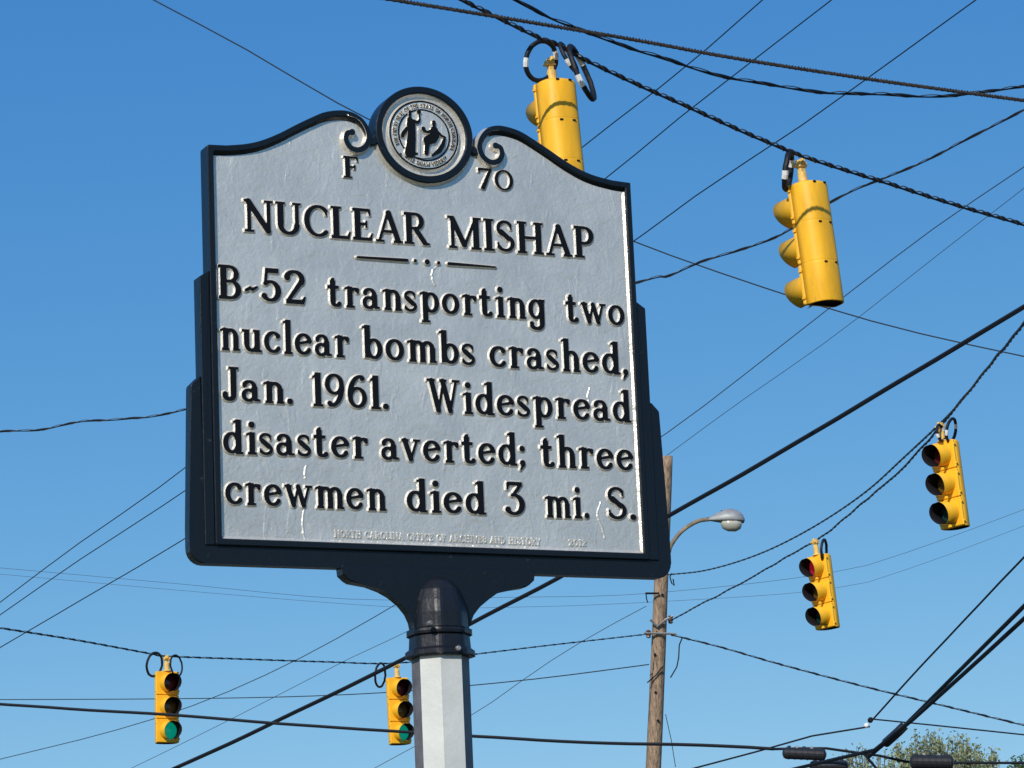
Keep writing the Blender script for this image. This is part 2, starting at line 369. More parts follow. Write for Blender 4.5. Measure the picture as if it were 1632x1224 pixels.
g('a', .62, stem(.44, .04, .44), arc(.28, .43, .16, .17, 5, 150, S * .9, .09, 10), ln(.135, .49, .14, .48, .14), arc(.26, .19, .15, .155, 60, 300, S * .85, .09, 14), ln(.30, .335, .44, .37, .09), ln(.32, .04, .44, .12, .09), ln(.46, .06, .58, .05, .10, .07))
g('s', .52, arc(.26, .475, .155, .13, 35, 262, .10, .085, 12), arc(.26, .165, .17, .13, 88, -150, .11, .085, 12), ln(.17, .40, .35, .25, S * .95), ln(.39, .53, .41, .46, .08, .05), ln(.11, .10, .09, .17, .08, .05))
g('p', .70, stem(.17, -.30, xh), flag(.14, xh), arc(.37, .32, .19, .275, -150, 150, S, .09, 18), sf(.17, -.30, .13, .14))
g('o', .64, arc(.32, .32, .215, .275, 0, 360, S, .09, 24))
g('i', .36, stem(.19, 0, xh), flag(.16, xh), sf(.19, 0, .13, .13), ln(.18, .87, .185, .87, .19))
g('g', .68, arc(.30, .33, .185, .27, 30, 330, S, .09, 18), stem(.50, -.12, xh), arc(.31, -.12, .19, .16, 0, -150, S, .10, 12), ln(.14, -.14, .14, -.13, .15), sf(.52, xh, .02, .08, False))
g('w', .92, ln(.13, .60, .30, .06, S * .95), ln(.45, .58, .31, .06, .085), ln(.45, .60, .62, .06, S * .95), ln(.79, .60, .63, .06, .085), sf(.12, xh, .11, .12, False), sf(.79, xh, .11, .11, False), sf(.45, xh, .05, .05, False))
g('v', .62, ln(.12, .60, .30, .06, S), ln(.50, .60, .31, .06, .085), sf(.12, xh, .11, .12, False), sf(.50, xh, .11, .11, False))
g('c', .58, arc(.33, .32, .225, .275, 42, 318, S, .09, 18), ln(.475, .50, .48, .49, .14))
g('l', .36, stem(.19, 0, 1), ln(.05, .93, .17, .97, .06, .09), sf(.19, 0, .13, .13))
g('e', .60, arc(.31, .32, .215, .275, 20, 322, S, .09, 20), ln(.12, .33, .50, .40, .085))
g('b', .70, stem(.17, .04, 1), ln(.03, .93, .15, .97, .06, .09), arc(.37, .31, .19, .265, -160, 150, S, .09, 18))
g('d', .70, stem(.50, 0, 1), ln(.36, .93, .48, .97, .06, .09), arc(.30, .32, .19, .27, 30, 330, S, .09, 18), sf(.52, 0, .02, .12))
g('h', .68, stem(.17, 0, 1), ln(.03, .93, .15, .97, .06, .09), arch(.17, .50), stem(.50, 0, .44), sf(.17, 0, .12, .11), sf(.50, 0, .10, .12))
g('.', .30, ln(.14, .09, .145, .09, .18)); g(',', .30, ln(.15, .09, .155, .09, .18), ln(.18, .05, .08, -.12, .13, .05))
g(';', .32, ln(.16, .52, .165, .52, .18), ln(.16, .09, .165, .09, .18), ln(.19, .05, .09, -.12, .13, .05))
g('-', .40, ln(.06, .30, .17, .375, .09, .10), ln(.17, .375, .24, .33, .10), ln(.24, .33, .36, .41, .10, .07))
GC = {}
def glyph_sd(ch):
    pr = G[ch][1]; caps = [p for p in pr if p[0] != 'b']; boxes = [p for p in pr if p[0] == 'b']
    def sd(X, Y):
        D = sd_caps(X, Y, caps) if caps else np.full(X.shape, 1e9)
        for b in boxes: D = np.minimum(D, sd_box(X, Y, *b[1:]) - .008)
        return D
    return sd
def glyph_ext(ch):
    lo, hi = 9, -9
    for p in G[ch][1]:
        if p[0] == 'b': lo = min(lo, p[1]); hi = max(hi, p[3])
        else: lo = min(lo, p[0] - p[4] / 2, p[2] - p[5] / 2); hi = max(hi, p[0] + p[4] / 2, p[2] + p[5] / 2)
    return lo, hi
def glyph_relief(ch, step=.03, bev=.056):
    k = (ch, step)
    if k not in GC:
        lo, hi = glyph_ext(ch); GC[k] = relief(glyph_sd(ch), lo - .1, -.45, hi + .1, 1.12, step, bev)
    return GC[k]
# ------------------------------------------------------------------ GROUND (below the frame)
def sheet(name, x0, x1, y0, y1, z, m, n=1):
    bm = bmesh.new(); v = [bm.verts.new(p) for p in ((x0, y0, z), (x1, y0, z), (x1, y1, z), (x0, y1, z))]; bm.faces.new(v)
    return tag(obj(name, bm, m), kind='structure')
sheet('ground', -900, 900, -900, 900, 0, GRASS)
sheet('road', -300, 300, 15, 27, .004, ASPH); sheet('cross_road', 2, 14, 27.02, 300, .006, ASPH); sheet('near_road', 2, 14, -300, 14.98, .006, ASPH)
for nm, a in (('centre_line', (-300, 1, 20.9, 21.02)), ('centre_line', (-300, 1, 21.14, 21.26)), ('centre_line', (15, 300, 20.9, 21.02)), ('centre_line', (15, 300, 21.14, 21.26))):
    sheet(nm, *a, .010, PAINTY)
sheet('stop_line', 2.3, 7.8, 13.4, 13.9, .012, PAINTW)
for nm, a in (('kerb', (-300, 1.8, 14.75, 14.95)), ('kerb', (14.2, 300, 14.75, 14.95)), ('kerb', (-300, 1.8, 27.05, 27.25)), ('kerb', (14.2, 300, 27.05, 27.25))):
    bm = bmesh.new(); bx(bm, a[0], a[1], a[2], a[3], 0, .13); tag(obj(nm, bm, CONC), kind='structure')
sheet('pavement', -300, 1.8, 12.8, 14.7, .02, CONC)
# ------------------------------------------------------------------ THE MARKER
YAW = R_(25.35); MC = Vector((-.172, 6.742, 3.082))
aV = Vector((math.cos(YAW), math.sin(YAW), 0)); nV = Vector((math.sin(YAW), -math.cos(YAW), 0))
mk = empty('historical_marker', (MC.x - nV.x * .022, MC.y - nV.y * .022, 0), YAW)
tag(mk, 'silver and black cast metal roadside marker headed NUCLEAR MISHAP on a pale post', 'historical marker')
ZC = MC.z
def pl(px, py, w=0.0):
    d = at(px, py, 1) - Vector((0, 0, CAMZ)); P0 = MC + nV * w - Vector((0, 0, CAMZ))
    P = d * (P0.dot(nV) / d.dot(nV)) - (MC - Vector((0, 0, CAMZ)))
    return P.dot(aV), P.z
OFF = .022    # the empty stands at the plate's mid thickness
def mco(x, z, w): return (x, -(w + OFF), z + ZC)
TOPR = [(.5155, .4428), (.47, .4448), (.4269, .4519), (.39, .463), (.3484, .4826), (.31, .505), (.2711, .5265), (.235, .5435), (.1936, .5508), (.165, .546), (.146, .533), (.133, .514), (.126, .49)]
tr_ = [(p.x, p.y) for p in catmull([(a, b, 0) for a, b in TOPR[1:]], 4)]
body = [(0, -.4385), (.5155, -.4385), (.5155, .4428)] + tr_ + [(.112, .515), (0, .515)]
body = body + [(-a, b) for a, b in body[::-1][1:-1]]
def ell(X, Y, rx=.118, ry=.112, cx=0, cy=.511):
    return (np.hypot((X - cx) / rx, (Y - cy) / ry) - 1) * (rx + ry) / 2
def outer(X, Y): return np.minimum(sd_poly(X, Y, body), ell(X, Y))
def frame_sd(X, Y):
    o = outer(X, Y); inn = np.maximum(np.maximum(np.abs(X) - .5095, -(Y + .4285)), o + .0125)
    return np.maximum(o + .002, -inn)
def mrelief(name, sd, box, step, bev, base, height, mats, wall=None, parent=mk):
    R = relief(sd, *box, step, bev)
    me = relief_mesh(name, R, base, height, mats, wall, None)
    me.transform(Matrix.Translation((0, -OFF, ZC)))
    return link(name, me, parent)
fr = mrelief('frame', frame_sd, (-.53, -.45, .53, .64), .0045, .002, -.002, .002, [BLACK], wall=-.045)
pan = mrelief('face_panel', lambda X, Y: outer(X, Y) + .008, (-.53, -.45, .53, .64), .012, .002, -.0125, .0015, [SILVER], wall=-.028)
# inner returns: silver at the sides and foot, top one coloured black for the shade under its moulding
def strip(name, A, B, wa, wb, m, closed=False, parent=fr):
    bm = bmesh.new(); va = [bm.verts.new(mco(x, z, wa)) for x, z in A]; vb = [bm.verts.new(mco(x, z, wb)) for x, z in B]
    n = len(A)
    for i in range(n if closed else n - 1):
        j = (i + 1) % n; bm.faces.new((va[i], va[j], vb[j], vb[i]))
    return obj(name, bm, m, parent, smooth=len(A) > 4)
for s in (1, -1): strip('inner_return', [(s * .5100, .4285), (s * .5100, -.4289)], [(s * .4955, .418), (s * .4955, -.4165)], -.0012, -.0112, SILVER)
strip('inner_return', [(-.5100, -.4289), (.5100, -.4289)], [(-.4955, -.4165), (.4955, -.4165)], -.0012, -.0112, SILVER)
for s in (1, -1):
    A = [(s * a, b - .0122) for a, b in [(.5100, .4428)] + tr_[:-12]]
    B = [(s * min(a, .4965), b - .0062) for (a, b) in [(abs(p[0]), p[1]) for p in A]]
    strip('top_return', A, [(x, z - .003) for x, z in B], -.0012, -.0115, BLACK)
# stepped side rails
for s in (1, -1):
    bm = bmesh.new()
    P = [(.5157, .160), (.5175, .160), (.5385, .146), (.5385, -.4385), (.5157, -.4385)]
    prism(bm, [(s * a, b) for a, b in P], -.041, -.004, .002)
    o = obj('side_rail', bm, BLACK, mk); o.location = (0, -OFF, ZC)
P = [(.5387, -.0736), (.5440, -.0745), (.5610, -.0920), (.5625, -.097), (.5715, -.40), (.5715, -.444)]
for k in range(1, 7):
    a = R_(90 * k / 6); P.append((.5715 - .034 + .034 * math.cos(a), -.444 - .034 * math.sin(a)))
P += [(-a, b) for a, b in P[::-1]]
P += [(-.5387, -.4386), (.5387, -.4386)]
bm = bmesh.new(); prism(bm, P, -.037, -.008, .0025); o = obj('lower_rail', bm, BLACK, mk); o.location = (0, -OFF, ZC)
# round medallion ring
def ring_sd(X, Y):
    e = ell(X, Y, .1165, .1105); return np.maximum(e, -(e + .0125))
rg = mrelief('medallion_ring', ring_sd, (-.13, .39, .13, .635), .004, .002, .0015, .002, [BLACK], wall=-.047)
def ering(r, n=64, a0=0, a1=360, k=.95, cy=.511): return [(r * math.cos(R_(a0 + (a1 - a0) * i / n)), cy + r * k * math.sin(R_(a0 + (a1 - a0) * i / n))) for i in range(n + (0 if a1 - a0 == 360 else 1))]
strip('inner_return', ering(.1045), ering(.0955), .0012, -.010, SILVER, True, rg)
strip('dish', ering(.0957), ering(.060), -.0098, -.0108, SILVER, True, rg)
strip('outer_return', ering(.1165, 40, 196, 344), ering(.1245, 40, 196, 344), .000, -.0113, SILVER, False, rg)
# scrolls beside the medallion, traced on the plate
for s in (1, -1):
    P = [(.185, .541), (.158, .536), (.141, .519), (.1345, .495), (.142, .473), (.160, .461), (.180, .465), (.190, .481), (.187, .497), (.175, .501)]
    pts = [(p.x * s, p.y) for p in catmull([(a, b, 0) for a, b in P], 4)]
    W = [.013] * len(pts)
    for i in range(len(W)): W[i] = min(.0125, .003 + .0012 * i) - .003 * max(0, i / len(W) - .6)
    segs = [(a[0], a[1], b[0], b[1], w0, w1) for a, b, w0, w1 in zip(pts, pts[1:], W, W[1:])] + [(pts[-1][0], pts[-1][1], pts[-1][0] + 1e-5, pts[-1][1], .015, .015)]
    def ssd(X, Y, segs=segs): return np.maximum(sd_caps(X, Y, segs), outer(X, Y) + .001)
    bxx = (.11, .44, .22, .56) if s > 0 else (-.22, .44, -.11, .56)
    mrelief('scroll', ssd, bxx, .003, .0045, -.0114, .0130, [BLACK, SILVER])
# seal
seal = mrelief('seal', lambda X, Y: ell(X, Y, .0845, .0805), (-.1, .42, .1, .605), .006, .006, -.0105, .0085, [SILVER, SILVER])
SW = -.0019
def srel(name, sd, box, step, bev, h, mats): return mrelief(name, sd, box, step, bev, SW, h, mats, parent=seal)
srel('seal_ring', lambda X, Y: np.abs(ell(X, Y, .0825, .0785)) - .0013, (-.09, .425, .09, .6), .003, .0008, .002, [INK])
srel('seal_ring', lambda X, Y: np.abs(ell(X, Y, .0620, .0590)) - .0012, (-.07, .445, .07, .58), .003, .0008, .002, [INK])
# figures, placed from the photograph (zoom coordinates of the seal -> plate)
def zp(x, y): return pl(570 + x / 6.8, 120 + y / 6.8, SW)
def zseg(*pts):
    o = []
    for (x0, y0, w0), (x1, y1, w1) in zip(pts, pts[1:]):
        a = zp(x0, y0); b = zp(x1, y1); o.append((*a, *b, w0 / 6.8 * .00155, w1 / 6.8 * .00155))
    return o
stand = zseg((558, 395, 26), (558, 425, 34), (556, 455, 22), (560, 490, 62), (570, 545, 92), (578, 620, 84), (575, 700, 92), (568, 780, 100), (560, 845, 112)) + zseg((600, 500, 34), (640, 520, 34), (660, 500, 26), (664, 470, 20)) \
    + zseg((664, 470, 16), (655, 405, 16)) + zseg((655, 405, 44), (656, 402, 44)) + zseg((525, 580, 34), (490, 630, 44), (480, 660, 40)) + zseg((600, 860, 40), (640, 850, 14))
sit = zseg((818, 515, 42), (818, 530, 44), (820, 560, 30), (822, 600, 80), (830, 660, 92), (800, 690, 110), (750, 710, 90), (745, 770, 50), (738, 850, 46)) + zseg((790, 610, 34), (750, 622, 26), (715, 610, 34), (705, 585, 46)) + zseg((860, 620, 30), (900, 660, 24), (940, 680, 22)) \
    + zseg((938, 680, 24), (915, 760, 44), (880, 820, 50), (800, 875, 22))
horn = zseg((800, 870, 20), (850, 850, 26), (880, 800, 30))
cxy = zp(700, 640)
for nm, sg in (('standing_figure', stand), ('seated_figure', sit)):
    srel(nm, lambda X, Y, sg=sg: sd_caps(X, Y, sg), (-.062, .455, .062, .572), .0013, .0012, .0045, [INK, SILVER])
srel('column', lambda X, Y: sd_caps(X, Y, zseg((665, 560, 24), (660, 870, 24))), (-.062, .45, .062, .572), .0015, .0012, .003, [SILVER])
srel('ground_line', lambda X, Y: sd_caps(X, Y, zseg((590, 868, 16), (700, 895, 16), (800, 885, 14))), (-.062, .45, .062, .572), .0015, .0012, .003, [SILVER])
srel('fruit', lambda X, Y: sd_caps(X, Y, zseg((800, 835, 30), (830, 838, 34))), (-.062, .45, .062, .572), .0015, .0012, .004, [SILVER])
def arc_text(txt, r, a_mid, h, inward, name, mats):
    """letters on an ellipse, one joined mesh"""
    V = []; Fc = []; MI = []
    adv = [(.42 if c == ' ' else G[c][0] + .10) * h for c in txt]; tot = sum(adv); s = -tot / 2
    for c, a in zip(txt, adv):
        if c != ' ':
            ang = a_mid - (s + a / 2) / r if inward else a_mid + (s + a / 2) / r
            v, f, mi = glyph_relief(c, .09, .08); b0 = len(V); lo, hi = glyph_ext(c)
            for x, y, hh in v:
                lx = (x - (lo + hi) / 2) * h; ly = (y - .5) * h
                rr = r + (ly if inward else -ly); aa = ang - lx / r if inward else ang + lx / r
                V.append(mco(rr * math.cos(aa), .511 + .95 * rr * math.sin(aa), SW + .0026 * hh))
            Fc += [[b0 + k for k in q] for q in f]; MI += mi
        s += a
    me = bpy.data.meshes.new(name); me.from_pydata(V, [], Fc)
    for m in mats: me.materials.append(m)
    me.polygons.foreach_set('material_index', MI); return link(name, me, seal)
arc_text('THE GREAT SEAL OF THE STATE OF NORTH CAROLINA', .0722, math.pi / 2, .0088, True, 'seal_lettering', [INK, SILVER])
arc_text('ESSE QUAM VIDERI', .0722, -math.pi / 2, .0088, False, 'seal_lettering', [INK, SILVER])
for x, y in ((462, 855), (944, 893)):
    c = zp(x, y); bm = bmesh.new()
    vs = [bm.verts.new(mco(c[0] + (.004 if k % 2 == 0 else .0018) * math.cos(R_(90 + 36 * k)), c[1] + (.004 if k % 2 == 0 else .0018) * math.sin(R_(90 + 36 * k)), SW + .003)) for k in range(10)]
    bm.faces.new(vs); obj('star', bm, INK, seal)
# lettering: (word, x left, baseline y left, x right, baseline y right, cap height px)
LW = -.0060
WORDS = [('F', 548.5, 282, 572, 283, 34, .75), ('70', 763, 300, 819, 304.5, 33, .8),
    ('NUCLEAR', 390, 368, 685, 390.5, 50.5, 1), ('MISHAP', 715, 394, 948, 411.5, 50, 1),
    ('B-52', 349, 475, 488, 485, 53.5, 1), ('transporting', 523, 487.5, 869, 510, 51, 1), ('two', 903, 512.5, 996.5, 519, 50, 1),
    ('nuclear', 351, 557, 558, 570, 54, 1), ('bombs', 578, 571, 758, 582, 53, 1), ('crashed,', 781, 584, 1002, 597.5, 52, 1),
    ('Jan.', 355, 637, 467.5, 644.5, 53, 1), ('1961.', 498.5, 646.5, 620.5, 652.5, 53, 1), ('Widespread', 682, 656, 1006.5, 673, 52, 1),
    ('disaster', 356, 722, 588, 731, 54, 1), ('averted;', 608, 732, 838, 742.5, 53, 1), ('three', 863, 743.5, 1011, 750, 52, 1),
    ('crewmen', 359.5, 803, 616, 814, 54, 1), ('died', 649, 815, 775, 820, 53, 1), ('3', 806, 820.5, 838, 822.5, 53, 1), ('mi.', 869.5, 824, 940, 826.5, 52, 1), ('S.', 970.5, 827, 1015, 829, 52, 1)]
LM = {}
for txt, xa, ya, xb, yb, cap, thin in WORDS:
    u0, z0 = pl(xa, ya, LW); u1, z1 = pl(xb, yb, LW)
    uc, zt = pl((xa + xb) / 2, (ya + yb) / 2 - cap, LW); H = zt - (z0 + z1) / 2
    lo0 = glyph_ext(txt[0])[0]; x = -lo0; pos = []
    for i, c in enumerate(txt):
        pos.append(x); 
        if i < len(txt) - 1:
            x += glyph_ext(c)[1] + (.085 if c not in '1' else .06) - glyph_ext(txt[i + 1])[0]
            if c in 'LA' and txt[i + 1] in 'RAE': x -= .02
    tot = x + glyph_ext(txt[-1])[1]
    sx = (u1 - u0) / tot
    for c, p in zip(txt, pos):
        if c not in LM: LM[c] = relief_mesh('letter', glyph_relief(c, .028), 0, 1, [INK, SILVER])
        o = link('letter', LM[c], mk)
        fz = z0 + (z1 - z0) * (p / tot)
        o.location = (u0 + p * sx, -(-.0112 + OFF), fz + ZC)
        o.scale = (sx, .0040, H)
# little rule between title and text
for a, b in (((569.5, 409.6), (649, 414.8)), ((715, 420), (790, 425.5))):
    p, q = pl(*a, LW), pl(*b, LW)
    mrelief('rule_line', lambda X, Y: sd_caps(X, Y, [(*p, *q, .0055, .0075) if a[0] < 600 else (*p, *q, .0075, .004)]), (min(p[0], q[0]) - .01, min(p[1], q[1]) - .02, q[0] + .01, p[1] + .02), .004, .0035, -.0112, .0052, [INK, SILVER])
for x, y, r in ((662, 415.5, .0085), (681, 417.3, .0125), (699, 418.8, .0085)):
    p = pl(x, y, LW)
    mrelief('rule_dot', lambda X, Y: np.hypot(X - p[0], Y - p[1]) - r / 2, (p[0] - .02, p[1] - .02, p[0] + .02, p[1] + .02), .0025, .0035, -.0112, .0052, [INK, SILVER])
# foundry line: small unpainted raised letters
def small_text(txt, xa, ya, xb, yb, cap):
    u0, z0 = pl(xa, ya, -.0095); u1, z1 = pl(xb, yb, -.0095); _, zt = pl(xa, ya - cap, -.0095); H = zt - z0
    V = []; Fc = []; x = 0; P = []
    for c in txt: P.append(x); x += .5 if c == ' ' else G[c][0] + .1
    sx = (u1 - u0) / x
    for c, p in zip(txt, P):
        if c == ' ': continue
        v, f, mi = glyph_relief(c, .07, .1); b0 = len(V)
        for gx, gy, hh in v: V.append(mco(u0 + (p + gx) * sx, z0 + (z1 - z0) * p / x + gy * H, -.0112 + .0025 * hh))
        Fc += [[b0 + k for k in q] for q in f]
    me = bpy.data.meshes.new('foundry_line'); me.from_pydata(V, [], Fc); me.materials.append(SILVER); link('foundry_line', me, mk)
small_text('NORTH CAROLINA OFFICE OF ARCHIVES AND HISTORY', 534, 856, 863, 869, 11)
small_text('2012', 907, 869.5, 936, 870.5, 10)
# ridges where old paint has run or lifted
for P in ([(697, 424), (690, 432), (690, 445), (694, 455)], [(489, 742), (486, 752), (487, 762)], [(485, 810), (483, 838), (486, 860)], [(958, 800), (953, 822), (960, 840), (964, 858)],
          [(941, 618), (937, 630), (940, 642)]):
    q = [pl(x, y, -.0095) for x, y in P]; pts = [(p.x, p.y) for p in catmull([(a, b, 0) for a, b in q], 4)]
    pts = [(a + random.uniform(-.001, .001), b) for a, b in pts]; n = len(pts)
    sg = [(a[0], a[1], b[0], b[1], .0004 + .0016 * math.sin(math.pi * i / n), .0004 + .0016 * math.sin(math.pi * (i + 1) / n)) for i, (a, b) in enumerate(zip(pts, pts[1:]))]
    us = [p[0] for p in pts]; zs = [p[1] for p in pts]
    mrelief('paint_ridge', lambda X, Y: sd_caps(X, Y, sg), (min(us) - .008, min(zs) - .008, max(us) + .008, max(zs) + .008), .0015, .0028, -.0113, .0014, [SILVER, SILVER])
# bracket, hub, collar
BR = [(.229, -.470), (.229, -.4775), (.2275, -.492), (.215, -.503), (.206, -.508), (.165, -.514), (.135, -.524), (.112, -.536), (.090, -.553), (.074, -.572), (.066, -.590), (.062, -.61)]
bm = bmesh.new(); prism(bm, BR + [(-a, b) for a, b in BR[::-1]], -.040, -.006, .003)
o = obj('bracket', bm, BLACK, mk); o.location = (0, -OFF, ZC)
bm = bmesh.new()
lathe(bm, [(z[0] * .955, z[1] + ZC) for z in [(.060, -.668), (.080, -.667), (.082, -.664), (.082, -.654), (.0735, -.648), (.0715, -.622), (.0765, -.6185), (.0775, -.613), (.0765, -.6075), (.0690, -.604), (.0685, -.572), (.064, -.545), (.054, -.520), (.036, -.500), (.010, -.487)]], 8, a0=R_(22.5))
bmesh.ops.bevel(bm, geom=[e for e in bm.edges if abs(e.verts[0].co.z - e.verts[1].co.z) > .004], offset=.010, segments=3, affect='EDGES', profile=.5)
obj('collar', bm, COLLAR, mk)
for px, py in ((683, 994), (728, 1034)):
    u, z = pl(px, py, .045); bm = bmesh.new()
    lathe(bm, [(.006, 0), (.006, .010), (.004, .013)], 8, M=Matrix.Translation((u, -.068, z + ZC)) @ Matrix.Rotation(R_(90), 4, 'X')); obj('bolt', bm, STEEL, mk)
# octagonal post; dark grey body, thin paler plates on two adjoining faces
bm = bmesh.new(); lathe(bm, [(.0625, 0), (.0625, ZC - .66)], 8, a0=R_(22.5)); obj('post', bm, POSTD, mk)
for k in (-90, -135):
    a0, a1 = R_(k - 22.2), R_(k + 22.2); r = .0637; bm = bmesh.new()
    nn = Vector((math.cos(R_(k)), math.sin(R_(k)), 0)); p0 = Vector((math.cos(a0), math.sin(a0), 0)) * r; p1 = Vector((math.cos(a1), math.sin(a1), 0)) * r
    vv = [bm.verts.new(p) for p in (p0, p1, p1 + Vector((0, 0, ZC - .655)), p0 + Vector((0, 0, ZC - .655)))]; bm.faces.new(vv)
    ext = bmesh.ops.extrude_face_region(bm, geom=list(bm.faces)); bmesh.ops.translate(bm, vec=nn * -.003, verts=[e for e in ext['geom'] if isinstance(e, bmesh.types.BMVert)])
    obj('pale_face', bm, POSTW, mk)
# ------------------------------------------------------------------ TRAFFIC LIGHTS
HB = .30; HH = .16      # section height, hanger length
def d_prof(sc=1.0, n=16):
    P = []
    for k in range(n + 1):
        a = math.pi * k / n; c, s_ = math.cos(a), math.sin(a)
        P.append((.143 * sc * math.copysign(abs(c) ** .75, c), .165 * sc * abs(s_) ** .75))
    return P
LIGHT = {}
def light_meshes():
    # housing, from z=0 (top) down to -3*HB
    bm = bmesh.new(); rings = []
    zz = [(0, .90), (-.012, .985), (-.025, 1)]
    for k in (1, 2): zz += [(-HB * k + .012, 1), (-HB * k + .002, .9995), (-HB * k, .994), (-HB * k - .002, .9995), (-HB * k - .012, 1)]
    zz += [(-3 * HB + .006, 1), (-3 * HB, .985)]
    for z, sc in zz: rings.append([bm.verts.new((x, y, z)) for x, y in d_prof(sc)])
    n = len(rings[0])
    for A, B in zip(rings, rings[1:]):
        for k in range(n):
            f = bm.faces.new((A[k], A[(k + 1) % n], B[(k + 1) % n], B[k])); f.smooth = k < n - 1
    bm.faces.new(rings[0]); r2 = [bm.verts.new((x * .92, y * .9 + .006, -3 * HB)) for x, y in d_prof(.985)]
    r3 = [bm.verts.new((v.co.x, v.co.y, -3 * HB + .02)) for v in r2]
    for k in range(n):
        bm.faces.new((rings[-1][k], rings[-1][(k + 1) % n], r2[(k + 1) % n], r2[k])); f = bm.faces.new((r2[k], r2[(k + 1) % n], r3[(k + 1) % n], r3[k])); f.material_index = 1
    f = bm.faces.new(r3); f.material_index = 1
    bmesh.ops.recalc_face_normals(bm, faces=bm.faces)
    me = bpy.data.meshes.new('housing'); bm.to_mesh(me); bm.free(); me.materials.append(YEL); me.materials.append(VBLK); LIGHT['housing'] = me
    bm = bmesh.new(); bx(bm, -.150, .150, -.030, -.001, -.147, .147, .008)
    for z in (-.10, .10):
        for s in (-1, 1): bx(bm, s * .146, s * .160, -.022, .002, z - .010, z + .010, .003)
    bmesh.ops.recalc_face_normals(bm, faces=bm.faces); me = bpy.data.meshes.new('door'); bm.to_mesh(me); bm.free(); me.materials.append(YEL); LIGHT['door'] = me
    bm = bmesh.new()
    for z in (-.10, .10):
        for s in (-1, 1): lathe(bm, [(.008, 0), (.008, .006)], 6, M=Matrix.Translation((s * .150, -.014, z)) @ Matrix.Rotation(R_(90) * s, 4, 'Y'))
    for s in (-.05, .05): bx(bm, s - .012, s + .012, .158, .166, .13, .142)
    me = bpy.data.meshes.new('latch'); bm.to_mesh(me); bm.free(); me.materials.append(VBLK); LIGHT['latch'] = me
    # tunnel visor
    bm = bmesh.new(); ro, ri = .115, .1115; n = 30; gap = 32
    A = []
    for k in range(n + 1):
        a = R_(-90 + gap / 2 + (360 - gap) * k / n); s_ = math.sin(a)
        L = .215 - .075 * (1 - s_) / 2 * (1 - s_) / 2 - .02 * (s_ > .98)
        c = math.cos(a)
        A.append([bm.verts.new(p) for p in ((ro * c, -.030, ro * s_), (ro * c, -.030 - L, ro * s_ - .012), (ri * c, -.030 - L, ri * s_ - .012), (ri * c, -.030, ri * s_))])
    for P_, Q_ in zip(A, A[1:]):
        f = bm.faces.new((P_[0], Q_[0], Q_[1], P_[1])); f.smooth = True
        bm.faces.new((P_[1], Q_[1], Q_[2], P_[2])).material_index = 1
        f = bm.faces.new((P_[2], Q_[2], Q_[3], P_[3])); f.material_index = 1; f.smooth = True
    bm.faces.new(A[0]); bm.faces.new(A[-1][::-1])
    me = bpy.data.meshes.new('visor'); bm.to_mesh(me); bm.free(); me.materials.append(YEL); me.materials.append(VBLK); LIGHT['visor'] = me
    for nm, m in (('red', LR), ('red_lit', LRD), ('amber', LA), ('green', LG), ('green_lit', LGL)):
        bm = bmesh.new()
        lathe(bm, [(.115, 0), (.113, .006), (.095, .020), (.06, .032), (.02, .038)], 24, M=Matrix.Translation((0, -.031, 0)) @ Matrix.Rotation(R_(90), 4, 'X'))
        me = bpy.data.meshes.new('lens'); bmesh.ops.recalc_face_normals(bm, faces=bm.faces); bm.to_mesh(me); bm.free(); me.materials.append(m); LIGHT[nm] = me
        for p in me.polygons: p.use_smooth = True
    bm = bmesh.new()
    lathe(bm, [(.055, 0), (.055, .012), (.034, .018), (.034, .10), (.030, .105)], 12)
    bx(bm, -.026, .026, -.018, .018, .09, HH, .005)
    bx(bm, -.040, .040, -.030, .030, HH - .02, HH + .022, .006)
    bx(bm, -.012, .012, -.040, .040, HH + .0, HH + .045, .004)
    for s in (-1, 1): lathe(bm, [(.010, 0), (.010, .02)], 6, M=Matrix.Translation((s * .028, -.03, HH)) @ Matrix.Rotation(R_(90), 4, 'X'))
    bmesh.ops.recalc_face_normals(bm, faces=bm.faces); me = bpy.data.meshes.new('hanger'); bm.to_mesh(me); bm.free(); me.materials.append(YELP); LIGHT['hanger'] = me
light_meshes()
